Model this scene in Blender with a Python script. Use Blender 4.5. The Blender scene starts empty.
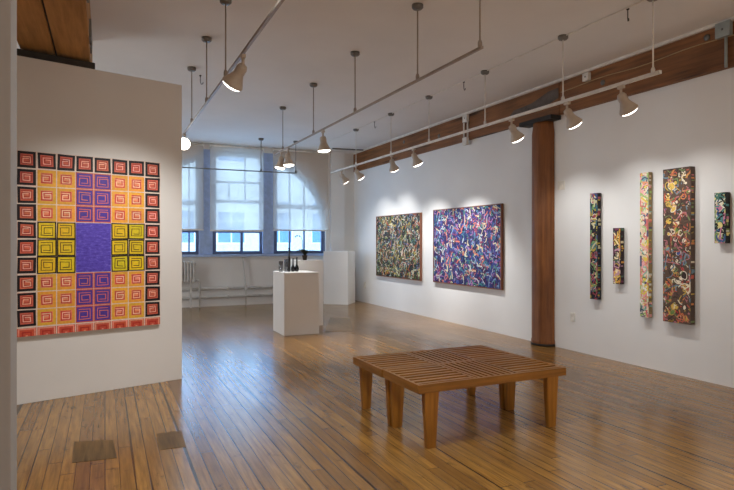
import bpy, bmesh, math, random
from mathutils import Vector, Matrix
R = math.radians
sc = bpy.context.scene
COL = sc.collection

# ------------------------------------------------------------------ geometry of the view
F = 575.0; CX = 367.0; CY = 242.0; H = 1.45
ANG = math.atan(262 / F); S = math.sin(ANG); CO = math.cos(ANG)
def ray(px):
    r = (px - CX) / F
    return r * CO + S, -r * S + CO
def onX(px, py, X):
    a, b = ray(px); d = X / a
    return Vector((X, d * b, H + (CY - py) * d / F))
def onY(px, py, Y):
    a, b = ray(px); d = Y / b
    return Vector((d * a, Y, H + (CY - py) * d / F))
def onZ(px, py, z):
    a, b = ray(px); d = (z - H) * F / (CY - py)
    return Vector((d * a, d * b, z))
def onP(px, py, p0, n):              # vertical plane through p0 with normal n
    a, b = ray(px)
    d = (p0[0] * n[0] + p0[1] * n[1]) / (a * n[0] + b * n[1])
    return Vector((d * a, d * b, H + (CY - py) * d / F))

CEIL = 3.66; WX = 5.68; BY = 13.24

# ------------------------------------------------------------------ materials
def lin(c):
    return tuple(((v / 255) / 12.92 if v / 255 <= .04045 else ((v / 255 + .055) / 1.055) ** 2.4) for v in c)
def srgb(r, g, b): return lin((r, g, b)) + (1.0,)

class NT:
    def __init__(s, name):
        s.m = bpy.data.materials.new(name); s.m.use_nodes = True
        s.t = s.m.node_tree; s.t.nodes.clear()
        s.out = s.n('ShaderNodeOutputMaterial')
    def n(s, kind, **kw):
        nd = s.t.nodes.new(kind)
        for k, v in kw.items(): setattr(nd, k, v)
        return nd
    def l(s, a, b): s.t.links.new(a, b)
    def math(s, op, a, b=None, c=None, clamp=False):
        nd = s.n('ShaderNodeMath', operation=op, use_clamp=clamp)
        for i, v in enumerate((a, b, c)):
            if v is None: continue
            if isinstance(v, (int, float)): nd.inputs[i].default_value = v
            else: s.l(v, nd.inputs[i])
        return nd.outputs[0]
    def ramp(s, fac, stops):
        nd = s.n('ShaderNodeValToRGB')
        el = nd.color_ramp.elements
        while len(el) < len(stops): el.new(.5)
        for e, (p, c) in zip(el, stops): e.position = p; e.color = c
        s.l(fac, nd.inputs[0]); return nd.outputs[0]
    def mix(s, fac, a, b, mode='MIX'):
        nd = s.n('ShaderNodeMix', data_type='RGBA', blend_type=mode)
        for i, v in ((0, fac), (6, a), (7, b)):
            if isinstance(v, (int, float)): nd.inputs[i].default_value = v
            elif isinstance(v, tuple): nd.inputs[i].default_value = v
            else: s.l(v, nd.inputs[i])
        return nd.outputs[2]
    def coords(s, scale=(1, 1, 1)):
        tc = s.n('ShaderNodeTexCoord'); mp = s.n('ShaderNodeMapping')
        mp.inputs['Scale'].default_value = scale
        s.l(tc.outputs['Object'], mp.inputs['Vector'])
        return mp.outputs[0]
    def noise(s, vec, scale, detail=4, rough=.55):
        nd = s.n('ShaderNodeTexNoise'); nd.inputs['Scale'].default_value = scale
        nd.inputs['Detail'].default_value = detail; nd.inputs['Roughness'].default_value = rough
        s.l(vec, nd.inputs['Vector']); return nd.outputs['Fac']
    def finish(s, color, rough=.6, metal=0, bump=None, strength=.2, dist=.01, spec=.5, coat=0):
        p = s.n('ShaderNodeBsdfPrincipled')
        if isinstance(color, tuple): p.inputs['Base Color'].default_value = color
        else: s.l(color, p.inputs['Base Color'])
        if isinstance(rough, (int, float)): p.inputs['Roughness'].default_value = rough
        else: s.l(rough, p.inputs['Roughness'])
        p.inputs['Metallic'].default_value = metal
        p.inputs['Specular IOR Level'].default_value = spec
        p.inputs['Coat Weight'].default_value = coat
        if bump is not None:
            b = s.n('ShaderNodeBump'); b.inputs['Strength'].default_value = strength; b.inputs['Distance'].default_value = dist
            s.l(bump, b.inputs['Height']); s.l(b.outputs[0], p.inputs['Normal'])
        s.l(p.outputs[0], s.out.inputs[0]); return s.m

def plain(name, c, rough=.5, metal=0, var=.06, spec=.5):
    t = NT(name); v = t.coords()
    nz = t.noise(v, 9.0)
    a = srgb(*[max(0, x * (1 - var)) for x in c]); b = srgb(*[min(255, x * (1 + var)) for x in c])
    return t.finish(t.ramp(nz, [(.3, a), (.7, b)]), rough, metal, nz, .05, .002, spec)

def plaster(name, c, bump=.12):
    t = NT(name); v = t.coords()
    big = t.noise(v, .9, 3); fine = t.noise(v, 55, 3)
    col = t.ramp(big, [(.3, srgb(*[x * .97 for x in c])), (.7, srgb(*c))])
    return t.finish(col, .75, 0, fine, bump, .004, .25)

def wood(name, dark, light, axis=1, rough=.45, grain=1.0, knots=False):
    t = NT(name)
    s = [14 * grain] * 3; s[axis] = .9 * grain
    v = t.coords(tuple(s)); v2 = t.coords()
    g = t.noise(v, 1.6, 6, .62); big = t.noise(v2, 1.7, 3)
    f = t.math('ADD', t.math('MULTIPLY', g, .75), t.math('MULTIPLY', big, .25))
    col = t.ramp(f, [(.34, srgb(*dark)), (.66, srgb(*light))])
    if knots:
        w = t.noise(t.coords(tuple(x * .35 for x in s)), 2.3, 2)
        col = t.mix(t.ramp(w, [(.62, (0, 0, 0, 1)), (.72, (1, 1, 1, 1))]), col, srgb(*[x * .45 for x in dark]))
    return t.finish(col, rough, 0, g, .25, .004, .35)

M = {}
M['wall'] = plaster('painted_plaster', (236, 236, 235))
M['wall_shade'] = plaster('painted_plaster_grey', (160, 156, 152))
M['wall_warm'] = plaster('painted_plaster_warm', (226, 222, 217))
M['ceiling'] = plaster('ceiling_plaster', (234, 232, 229))
M['backwall'] = plaster('painted_brick', (232, 230, 226), .4)
M['pedestal'] = plaster('pedestal_paint', (236, 234, 230), .05)
M['white'] = plain('white_enamel', (222, 218, 210), .35)
M['cream'] = plain('cream_plastic', (226, 223, 214), .45)
M['putty'] = plain('aged_white_enamel', (190, 176, 160), .4)
M['grey_metal'] = plain('grey_metal', (120, 118, 114), .45, .6)
M['canopy'] = plain('dull_nickel', (120, 116, 110), .4, .7)
M['darkiron'] = plain('dark_iron', (48, 44, 40), .6, .3, .2)
M['grey_box'] = plain('grey_box', (150, 158, 155), .5, .2)
M['frame_blue'] = plain('window_paint', (92, 106, 138), .5)
M['pier'] = plain('pier_flare_blue', (160, 184, 224), .5)  # blue of the backlit window flare put into the post colour
M['black'] = plain('black_glaze', (24, 22, 24), .15)
M['beam'] = wood('old_timber', (94, 60, 32), (152, 102, 60), 1, .6, .8, True)
M['beam_left'] = wood('orange_timber', (146, 104, 50), (198, 148, 84), 1, .6, .8)
M['column'] = wood('column_timber', (96, 55, 27), (150, 96, 53), 2, .5, .8, True)
M['bench'] = wood('oiled_beech', (112, 70, 18), (162, 108, 42), 0, .35, 1.3)
M['bench_leg'] = wood('oiled_beech_leg', (122, 76, 18), (174, 116, 42), 2, .35, 1.3)
M['bench_cross'] = wood('oiled_beech_cross', (112, 70, 18), (162, 108, 42), 1, .35, 1.3)
M['frame_red'] = wood('frame_wood', (104, 60, 44), (146, 96, 72), 2, .5, 1.5)
M['patch_light'] = wood('worn_floor_patch', (128, 104, 74), (160, 130, 92), 1, .4, 1.2)
M['putty_dark'] = plain('unlit_track_enamel', (156, 144, 132), .4)  # darkened to put the unlit look of these rails into the colour
M['leaf'] = plain('dark_leaf', (34, 44, 30), .4)
M['pot'] = plain('brown_pot', (58, 40, 30), .4)
M['radiator'] = plain('radiator_enamel', (205, 203, 198), .4)
M['patch'] = wood('weathered_patch', (88, 68, 44), (138, 108, 70), 1, .6, 1.2, True)
M['cable'] = plain('pale_cable', (178, 150, 108), .5)

def floor_mat():
    t = NT('strip_floor')
    tc = t.n('ShaderNodeTexCoord'); sp = t.n('ShaderNodeSeparateXYZ'); t.l(tc.outputs['Object'], sp.inputs[0])
    x, y = sp.outputs[0], sp.outputs[1]
    rx = t.math('DIVIDE', x, .085); row = t.math('FLOOR', rx); fr = t.math('FRACT', rx)
    w1 = t.n('ShaderNodeTexWhiteNoise', noise_dimensions='1D'); t.l(row, w1.inputs['W'])
    r1 = w1.outputs['Value']
    py = t.math('ADD', t.math('DIVIDE', y, 2.3), t.math('MULTIPLY', r1, 7.3))
    pid = t.math('FLOOR', py); pf = t.math('FRACT', py)
    cmb = t.n('ShaderNodeCombineXYZ'); t.l(row, cmb.inputs[0]); t.l(pid, cmb.inputs[1])
    w2 = t.n('ShaderNodeTexWhiteNoise', noise_dimensions='3D'); t.l(cmb.outputs[0], w2.inputs['Vector'])
    pv = w2.outputs['Value']
    # grain
    cv = t.n('ShaderNodeCombineXYZ')
    t.l(t.math('MULTIPLY', x, 30), cv.inputs[0]); t.l(t.math('ADD', t.math('MULTIPLY', y, 1.6), t.math('MULTIPLY', pv, 40)), cv.inputs[1])
    g = t.noise(cv.outputs[0], 1.5, 6, .6)
    wear = t.noise(t.coords((1, .5, 1)), 1.3, 5, .6)
    spots = t.noise(t.coords((1, .6, 1)), 9, 4, .7)
    base = t.ramp(pv, [(0, srgb(138, 94, 40)), (.35, srgb(172, 124, 58)), (.7, srgb(186, 136, 64)), (1, srgb(150, 98, 38))])
    col = t.mix(t.math('MULTIPLY', t.math('SUBTRACT', g, .35, clamp=True), 2.4, clamp=True), base, srgb(92, 58, 26))
    col = t.mix(t.ramp(wear, [(.38, (.12, .12, .12, 1)), (.64, (.5, .5, .5, 1))]), col, srgb(134, 104, 66))
    col = t.mix(t.ramp(spots, [(.60, (0, 0, 0, 1)), (.74, (.75, .75, .75, 1))]), col, srgb(70, 46, 26))
    # gaps between boards: width varies from joint to joint and along it
    e = t.math('SUBTRACT', .5, t.math('ABSOLUTE', t.math('SUBTRACT', fr, .5)))
    rr = t.math('ROUND', rx)
    w3 = t.n('ShaderNodeTexWhiteNoise', noise_dimensions='1D'); t.l(rr, w3.inputs['W'])
    gl = t.n('ShaderNodeCombineXYZ'); t.l(t.math('MULTIPLY', rr, 3.7), gl.inputs[0]); t.l(t.math('MULTIPLY', y, .55), gl.inputs[1])
    gn = t.noise(gl.outputs[0], 1.0, 3)
    wid = t.math('MULTIPLY', t.math('POWER', w3.outputs['Value'], 2.5), t.math('MULTIPLY', t.math('SUBTRACT', gn, .32, clamp=True), .55))
    wid = t.math('ADD', wid, .026)
    gap = t.math('SUBTRACT', 1.0, t.math('DIVIDE', e, wid), clamp=True)
    gap = t.math('MULTIPLY', gap, 2.2, clamp=True)
    ee = t.math('SUBTRACT', .5, t.math('ABSOLUTE', t.math('SUBTRACT', pf, .5)))
    end = t.math('LESS_THAN', ee, .0012)
    gap = t.math('MAXIMUM', gap, end)
    col = t.mix(t.math('MULTIPLY', gap, .95), col, srgb(38, 24, 14))
    rough = t.math('ADD', .12, t.math('MULTIPLY', wear, .20))
    hgt = t.math('SUBTRACT', t.math('MULTIPLY', g, .05), gap)
    hgt = t.math('ADD', hgt, t.math('MULTIPLY', pv, .12))
    return t.finish(col, rough, 0, hgt, .14, .004, .9)
M['floor'] = floor_mat()

def pigment():
    t = NT('paint_pigment')
    a = t.n('ShaderNodeAttribute', attribute_name='pigment')
    nz = t.noise(t.coords(), 60, 3)
    c = t.mix(.25, a.outputs['Color'], t.mix(1.0, a.outputs['Color'], t.ramp(nz, [(.3, (.45, .45, .45, 1)), (.7, (1.4, 1.4, 1.4, 1))]), 'MULTIPLY'))
    return t.finish(c, .55, 0, nz, .3, .002, .3)
M['pigment'] = pigment()

def purple():
    t = NT('brushed_purple')
    v = t.coords((1, 1, 2.4)); nz = t.noise(v, 22, 6, .7)
    return t.finish(t.ramp(nz, [(.3, srgb(66, 46, 144)), (.55, srgb(92, 74, 188)), (.78, srgb(150, 134, 216))]), .5, 0, nz, .4, .003, .3)
M['purple'] = purple()

def emit(name, c, s):
    t = NT(name); e = t.n('ShaderNodeEmission'); e.inputs[0].default_value = c; e.inputs[1].default_value = s
    t.l(e.outputs[0], t.out.inputs[0]); return t.m
M['lens'] = emit('lamp_lens', (1, .93, .82, 1), 9)

def glass():
    t = NT('window_glass')
    tr = t.n('ShaderNodeBsdfTransparent'); tr.inputs[0].default_value = (.9, .95, .97, 1)
    gl = t.n('ShaderNodeBsdfGlossy'); gl.inputs['Roughness'].default_value = .03
    mx = t.n('ShaderNodeMixShader'); mx.inputs[0].default_value = .06
    t.l(tr.outputs[0], mx.inputs[1]); t.l(gl.outputs[0], mx.inputs[2]); t.l(mx.outputs[0], t.out.inputs[0]); return t.m
M['glass'] = glass()
def vase_glass():
    t = NT('smoky_glass')
    tr = t.n('ShaderNodeBsdfTransparent'); tr.inputs[0].default_value = (.62, .63, .66, 1)
    gl = t.n('ShaderNodeBsdfGlossy'); gl.inputs['Roughness'].default_value = .05
    mx = t.n('ShaderNodeMixShader'); mx.inputs[0].default_value = .12
    t.l(tr.outputs[0], mx.inputs[1]); t.l(gl.outputs[0], mx.inputs[2]); t.l(mx.outputs[0], t.out.inputs[0]); return t.m
M['smoky'] = vase_glass()
def scrim():
    t = NT('screen_blind_fabric')
    wv = t.noise(t.coords((300, 1, 300)), 1, 2)
    tr = t.n('ShaderNodeBsdfTransparent'); tr.inputs[0].default_value = (1, .92, .86, 1)
    df = t.n('ShaderNodeBsdfDiffuse'); df.inputs[0].default_value = (.78, .78, .74, 1)
    tl = t.n('ShaderNodeBsdfTranslucent'); tl.inputs[0].default_value = (.86, .84, .80, 1)
    m1 = t.n('ShaderNodeMixShader'); m1.inputs[0].default_value = .55
    t.l(df.outputs[0], m1.inputs[1]); t.l(tl.outputs[0], m1.inputs[2])
    m2 = t.n('ShaderNodeMixShader')
    t.l(t.math('ADD', .40, t.math('MULTIPLY', wv, .2)), m2.inputs[0])
    t.l(tr.outputs[0], m2.inputs[1]); t.l(m1.outputs[0], m2.inputs[2]); t.l(m2.outputs[0], t.out.inputs[0]); return t.m
M['scrim'] = scrim()

# ------------------------------------------------------------------ mesh helpers
def box(bm, x0, x1, y0, y1, z0, z1, bev=0, mi=0):
    r = bmesh.ops.create_cube(bm, size=1)
    vs = r['verts']
    for v in vs:
        v.co = Vector((x0 + (v.co.x + .5) * (x1 - x0), y0 + (v.co.y + .5) * (y1 - y0), z0 + (v.co.z + .5) * (z1 - z0)))
    fs = list({f for v in vs for f in v.link_faces})
    for f in fs: f.material_index = mi
    if bev:
        es = list({e for v in vs for e in v.link_edges})
        bmesh.ops.bevel(bm, geom=es, offset=bev, segments=2, affect='EDGES', profile=.7)
def frustum(bm, ctr0, w0, d0, ctr1, w1, d1, bev=0):
    vs = []
    for (c, w, d) in ((ctr0, w0, d0), (ctr1, w1, d1)):
        for sx, sy in ((-1, -1), (1, -1), (1, 1), (-1, 1)):
            vs.append(bm.verts.new((c[0] + sx * w / 2, c[1] + sy * d / 2, c[2])))
    fs = [vs[3::-1], vs[4:8]] + [[vs[i], vs[(i + 1) % 4], vs[4 + (i + 1) % 4], vs[4 + i]] for i in range(4)]
    fs = [bm.faces.new(f) for f in fs]
    if bev: bmesh.ops.bevel(bm, geom=list({e for f in fs for e in f.edges}), offset=bev, segments=2, affect='EDGES')
def lathe(bm, prof, n=24, mat=Matrix.Identity(4), cap=True):
    rings = []
    for r, z in prof:
        if r < 1e-6: rings.append([bm.verts.new(mat @ Vector((0, 0, z)))])
        else: rings.append([bm.verts.new(mat @ Vector((r * math.cos(2 * math.pi * i / n), r * math.sin(2 * math.pi * i / n), z))) for i in range(n)])
    for a, b in zip(rings, rings[1:]):
        for i in range(n):
            j = (i + 1) % n
            if len(a) == 1 and len(b) == 1: continue
            if len(a) == 1: bm.faces.new((a[0], b[i], b[j])).smooth = True
            elif len(b) == 1: bm.faces.new((a[i], b[0], a[j])).smooth = True
            else: bm.faces.new((a[i], b[i], b[j], a[j])).smooth = True
    if cap:
        if len(rings[0]) > 1: bm.faces.new(rings[0])
        if len(rings[-1]) > 1: bm.faces.new(rings[-1][::-1])
def tube(bm, pts, r, n=10, r1=None):
    pts = [Vector(p) for p in pts]; rings = []
    up = Vector((0, 0, 1))
    for i, p in enumerate(pts):
        d = (pts[min(i + 1, len(pts) - 1)] - pts[max(i - 1, 0)]).normalized()
        a = d.cross(up)
        if a.length < .05: a = d.cross(Vector((1, 0, 0)))
        a.normalize(); b = d.cross(a)
        rr = r if r1 is None else r + (r1 - r) * i / (len(pts) - 1)
        rings.append([bm.verts.new(p + a * rr * math.cos(2 * math.pi * k / n) + b * rr * math.sin(2 * math.pi * k / n)) for k in range(n)])
    for a, b in zip(rings, rings[1:]):
        for k in range(n):
            bm.faces.new((a[k], a[(k + 1) % n], b[(k + 1) % n], b[k])).smooth = True
    bm.faces.new(rings[0][::-1]); bm.faces.new(rings[-1])
def prism(bm, poly, y0, y1):           # polygon in XZ, extruded along Y
    a = [bm.verts.new((x, y0, z)) for x, z in poly]; b = [bm.verts.new((x, y1, z)) for x, z in poly]
    bm.faces.new(a); bm.faces.new(b[::-1])
    n = len(poly)
    for i in range(n): bm.faces.new((a[i], b[i], b[(i + 1) % n], a[(i + 1) % n]))
def obj(name, bm, mats, parent=None, loc=(0, 0, 0), rotz=0, fix=True):
    if fix: bmesh.ops.recalc_face_normals(bm, faces=bm.faces[:])
    me = bpy.data.meshes.new(name); bm.to_mesh(me); bm.free()
    for m in (mats if isinstance(mats, (list, tuple)) else [mats]): me.materials.append(M[m])
    o = bpy.data.objects.new(name, me); COL.objects.link(o)
    o.location = loc; o.rotation_euler = (0, 0, rotz)
    if parent: o.parent = parent
    return o
def tag(o, label, cat=None, group=None, kind=None):
    o['label'] = label
    if cat: o['category'] = cat
    if group: o['group'] = group
    if kind: o['kind'] = kind
    return o
def thing(name, label, cat, loc=(0, 0, 0), rotz=0, group=None):
    o = bpy.data.objects.new(name, None); COL.objects.link(o)
    o.location = loc; o.rotation_euler = (0, 0, rotz); o.empty_display_size = .1
    return tag(o, label, cat, group)
def NB(): return bmesh.new()
def boxobj(name, dims, m, parent=None, bev=0, loc=(0, 0, 0), rotz=0):
    bm = NB(); box(bm, *dims, bev=bev); return obj(name, bm, m, parent, loc, rotz)
def struct(o, label, cat): return tag(o, label, cat, None, 'structure')

# ------------------------------------------------------------------ the room
fl = struct(boxobj('floor', (-4.2, 6.1, -6.2, BY + .3, -.1, 0), 'floor'), 'worn golden strip wood floor of the gallery', 'floor')
def patch(px, lab, m='patch'):
    P = [onZ(*p, 0) for p in px]
    bm = NB(); a = [bm.verts.new((p.x, p.y, .0025)) for p in P]; bm.faces.new(a)
    r = bmesh.ops.extrude_face_region(bm, geom=bm.faces[:])
    for v in r['geom']:
        if isinstance(v, bmesh.types.BMVert): v.co.z = -.01
    o = obj('patch', bm, m, fl); o['label'] = lab
patch([(74, 442), (113, 440), (117, 458), (72, 463)], 'grey weathered wood patch set into the boards')
patch([(157, 434), (182, 431), (186, 447), (159, 450)], 'dark square knotty patch set into the boards')
patch([(350, 318), (330, 317.5), (325, 332), (352, 331)], 'greyish worn patch beside the white pedestal', 'patch_light')

struct(boxobj('ceiling', (-4.2, 6.1, -6.2, BY + .5, CEIL, CEIL + .15), 'ceiling'), 'flat off-white plaster ceiling over the gallery', 'ceiling')
wr = struct(boxobj('wall_right', (WX, WX + .3, -6.2, BY + .4, 0, CEIL), 'wall'), 'long white wall hung with paintings under the timber beam', 'wall')
struct(boxobj('wall_left', (-4.3, -4.0, -6.2, BY + .4, 0, CEIL), 'wall_warm'), 'plain white wall hidden behind the partition', 'wall')
struct(boxobj('wall_rear', (-4.2, 6.0, -6.4, -6.1, 0, CEIL), 'wall_warm'), 'plain white wall behind the viewer', 'wall')

# back wall with one wide arched opening
AX, AZ, AA, AB = 2.80, 2.0, 2.12, 1.55
SILL = 1.17
def arch(n=40, a=AA, b=AB):
    return [(AX + a * math.cos(math.pi * i / n), AZ + b * math.sin(math.pi * i / n)) for i in range(n + 1)]
bm = NB()
Y0, Y1 = BY, BY + .35
prism(bm, [(-4.2, 0), (6.0, 0), (6.0, SILL), (-4.2, SILL)], Y0, Y1)
prism(bm, [(AX + AA, SILL), (6.0, SILL), (6.0, AZ), (AX + AA, AZ)], Y0, Y1)
prism(bm, [(-4.2, SILL), (AX - AA, SILL), (AX - AA, AZ), (-4.2, AZ)], Y0, Y1)
pts = arch()
prism(bm, [(AX + AA, AZ), (6.0, AZ), (6.0, CEIL), (AX + AA, CEIL)], Y0, Y1)
prism(bm, [(-4.2, AZ), (AX - AA, AZ), (AX - AA, CEIL), (-4.2, CEIL)], Y0, Y1)
for (x0, z0), (x1, z1) in zip(pts, pts[1:]):
    prism(bm, [(x1, z1), (x0, z0), (x0, CEIL), (x1, CEIL)], Y0, Y1)
struct(obj('wall_back', bm, 'backwall'), 'far white wall with the wide arched window', 'wall')
# shallow pilaster in the corner right of the window
x0 = onY(331, 200, BY - .06).x; x1 = onY(344.5, 200, BY - .06).x
struct(boxobj('wall_pilaster', (x0, x1, BY - .06, BY + .05, 0, CEIL), 'wall'), 'shallow white pilaster between window and far corner', 'pilaster')
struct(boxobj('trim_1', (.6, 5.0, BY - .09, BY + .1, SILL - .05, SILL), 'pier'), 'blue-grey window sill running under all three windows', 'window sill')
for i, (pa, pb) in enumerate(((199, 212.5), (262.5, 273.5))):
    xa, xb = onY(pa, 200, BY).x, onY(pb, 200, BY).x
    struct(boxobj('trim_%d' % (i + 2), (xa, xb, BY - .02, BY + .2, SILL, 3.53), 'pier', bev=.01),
           ('flare-tinted blue post between the left and middle windows', 'flare-tinted blue post between the middle and right windows')[i], 'window post')

# the three windows
def zt(x, inset):
    u = (x - AX) / (AA - inset)
    return AZ + (AB - inset) * math.sqrt(max(0, 1 - u * u))
def window(n, xa, xb, rails, muntins, lab):
    bm = NB(); w = .075; yy0, yy1 = BY + .06, BY + .15
    N = 22
    xs = [xa + (xb - xa) * i / N for i in range(N + 1)]
    def top(x, ins): return min(zt(x, ins), 3.53 - ins)
    # bottom rail, stiles, head following the arch
    box(bm, xa, xb, yy0, yy1, SILL, SILL + .07)
    for s0, s1 in ((xa, xa + w), (xb - w, xb)):
        zz = min(top(s0 + 1e-4, .01), top(s1 - 1e-4, .01))
        box(bm, s0, s1, yy0, yy1, SILL + .07, max(SILL + .3, zz))
    for a, b in zip(xs, xs[1:]):
        if top(a, .10) > SILL + .4 and top(b, .10) > SILL + .4:
            prism(bm, [(a, top(a, .12)), (b, top(b, .12)), (b, top(b, .0)), (a, top(a, .0))], yy0, yy1)
    root = struct(obj('window_%d' % n, bm, 'frame_blue'), lab, 'window')
    for z, h in rails:
        bm = NB(); box(bm, xa + w, min(xb - w, AX + AA * math.sqrt(max(0, 1 - max(0, (z + h - AZ) / AB) ** 2)) - .02) if xb > AX + .9 else xb - w, yy0 + .01, yy1 - .01, z, z + h)
        obj('rail', bm, 'frame_blue', root)
    for x, z0, z1, ww in muntins:
        bm = NB(); box(bm, x - ww / 2, x + ww / 2, yy0 + .015, yy1 - .015, z0, min(z1, zt(x, .06) - .02))
        obj('muntin', bm, 'frame_blue', root)
    bm = NB()
    prism(bm, [(xa + .03, SILL + .03), (xb - .03, SILL + .03)] + [(x, top(x, .04)) for x in xs[::-1][1:-1] if top(x, .04) > SILL + .1], BY + .10, BY + .106)
    obj('pane', bm, 'glass', root)
X = lambda px: onY(px, 200, BY + .1).x
xL = 2 * AX - X(325)
window(1, xL, X(199), [(1.66, .07), (2.27, .09)], [(X(189), 1.24, 3.4, .03)], 'left arched window bay half hidden by the partition wall')
window(2, X(212.5), X(262.5), [(1.66, .07), (2.34, .08), (2.80, .05)], [(X(241.5), 1.24, 1.7, .06), (X(245), 2.34, 3.4, .035), (X(229), 2.34, 2.8, .03)], 'middle window bay with two lower panes side by side')
window(3, X(273.5), X(326.5), [(2.24, .10)], [(X(289.5), 1.24, 3.4, .035), (X(304), 1.24, 3.4, .035), (X(322), 1.24, 2.9, .06)], 'right window bay with curved top and slim glazing bars')

# roller blinds
def blind(pa, pb, zb, lab):
    yb = BY - .085
    xa, xb = onY(pa, 200, yb).x, onY(pb, 200, yb).x
    t = thing('roller_blind', lab, 'blind', ((xa + xb) / 2, yb, zb), 0, 'roller blinds')
    w = (xb - xa) / 2; h = 3.615 - zb
    bm = NB(); box(bm, -w, w, -.001, .001, 0, h - .02); obj('fabric', bm, 'scrim', t)
    bm = NB(); box(bm, -w, w, -.012, .012, -.01, .022, .004); obj('hem_bar', bm, 'white', t)
    bm = NB(); tube(bm, [(-w, .02, h), (w, .02, h)], .026, 12); box(bm, -w - .01, -w + .01, -.02, .085, h - .04, h + .04); box(bm, w - .01, w + .01, -.02, .085, h - .04, h + .04)
    obj('roller', bm, 'cream', t)
blind(150, 203.5, 1.715, 'pale screen roller blind over the left window bay')
blind(210, 263.5, 1.70, 'pale screen roller blind over the middle window bay')
blind(273, 328.5, 1.72, 'pale screen roller blind over the right window bay, arch showing through')

# ------------------------------------------------------------------ building across the street
bld = thing('building', 'pale apartment facade across the street seen through the windows', 'building', (6, BY + 11, -8))
M['facade'] = plain('facade_stone', (205, 205, 200), .8); M['facade_blue'] = plain('facade_glass', (96, 132, 172), .3)
bm = NB(); box(bm, -16, 16, 0, .5, 0, 17); obj('wall', bm, 'facade', bld)
for k in range(4):
    bm = NB(); box(bm, -16, 16, -.25, 0, 3.9 + k * 3.4, 4.25 + k * 3.4); obj('ledge', bm, 'facade', bld)
for i in range(13):
    for k in range(1, 4):
        cx = -13.5 + i * 2.05; z = 4.95 + (k - 0) * 3.4 - 1.5
        if i > 10: continue
        bm = NB(); box(bm, cx - .62, cx + .62, -.05, .02, z - .9, z + 1.0)
        f = obj('window', bm, 'white', bld)
        bm = NB(); box(bm, cx - .54, cx - .03, -.06, -.045, z - .82, z + .04); box(bm, cx + .03, cx + .54, -.06, -.045, z - .82, z + .04)
        box(bm, cx - .54, cx - .03, -.06, -.045, z + .1, z + .92); box(bm, cx + .03, cx + .54, -.06, -.045, z + .1, z + .92)
        obj('pane', bm, 'facade_blue', f)

# ------------------------------------------------------------------ walls close by
P0 = Vector((-.704, 5.942, 0)); P1 = Vector((.742, 6.35, 0))
pd = (P1 - P0).normalized(); PA = math.atan2(pd.y, pd.x); pn = Vector((pd.y, -pd.x, 0))
L = (P1 - P0).length
struct(boxobj('wall_partition', (-2.6, L, 0, .16, 0, 3.11), 'wall_warm', bev=.006, loc=P0, rotz=PA), 'freestanding white partition carrying the colourful square grid painting', 'partition wall')
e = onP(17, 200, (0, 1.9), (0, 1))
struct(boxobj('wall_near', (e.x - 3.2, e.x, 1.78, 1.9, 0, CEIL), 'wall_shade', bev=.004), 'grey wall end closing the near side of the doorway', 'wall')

# ------------------------------------------------------------------ timber beams and column
tb = thing('timber_beam', 'long brown timber beam running along the top of the painting wall', 'beam'); tb['kind'] = 'structure'
boxobj('timber', (5.63, 5.95, -6.0, 6.035, 3.185, CEIL - .005), 'beam', tb, .012)
boxobj('timber', (5.635, 5.95, 6.045, BY - .05, 3.19, CEIL - .005), 'beam', tb, .012)
bm = NB()
rng = random.Random(4)
poly = [(7.15, 3.34), (6.75, 3.33), (6.30, 3.36), (6.06, 3.42), (6.06, 3.56), (6.25, 3.55), (6.6, 3.46), (7.0, 3.44)]
a = [bm.verts.new((5.632, y, z)) for y, z in poly]; bm.faces.new(a)
r = bmesh.ops.extrude_face_region(bm, geom=bm.faces[:])
for v in r['geom']:
    if isinstance(v, bmesh.types.BMVert): v.co.x = 5.66
M['soot'] = plain('grey_soot', (84, 74, 66), .7, 0, .25)
obj('repair_patch', bm, 'soot', tb)
for px, py in ((603, 82.6), (707, 37.6), (439, 136), (404, 142)):
    p = onX(px, py, 5.63); bm = NB()
    lathe(bm, [(.0, -.012), (.03, -.012), (.035, .0), (.035, .02)], 10, Matrix.Translation(p) @ Matrix.Rotation(R(-90), 4, 'Y').inverted())
    obj('bolt', bm, 'grey_metal', tb)
boxobj('cap_plate', (5.50, 5.95, 6.06, 6.72, 3.125, 3.186), 'darkiron', tb, .01)
pts = [(5.622, y, 3.49 + .012 * math.sin(y * 5)) for y in [-1 + .2 * i for i in range(36)]]
bm = NB(); tube(bm, pts, .006, 6); obj('cable', bm, 'cable', tb)
struct(boxobj('trim_4', (5.60, 5.70, -6.0, BY - .06, CEIL - .035, CEIL + .001), 'white'), 'thin white trim strip where ceiling meets the timber beam', 'trim')

bm = NB()
NSEG = 24
rings = [[bm.verts.new((r * math.cos(2 * math.pi * i / NSEG), r * math.sin(2 * math.pi * i / NSEG), z)) for i in range(NSEG)] for r, z in ((.186, 0), (.186, .07), (.178, .09), (.178, 1.5), (.175, 2.97), (.160, 3.08), (.160, 3.125))]
for a, b in zip(rings, rings[1:]):
    for i in range(NSEG): bm.faces.new((a[i], a[(i + 1) % NSEG], b[(i + 1) % NSEG], b[i])).smooth = True
bm.faces.new(rings[0][::-1]); bm.faces.new(rings[-1])
c0 = obj('timber_column', bm, 'column', None, (5.66, 6.36, 0)); struct(c0, 'round brown timber column set into the painting wall', 'column')
bm = NB(); lathe(bm, [(.192, 0), (.192, .03), (.18, .04)], 16); obj('base_collar', bm, 'darkiron', c0)

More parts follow.
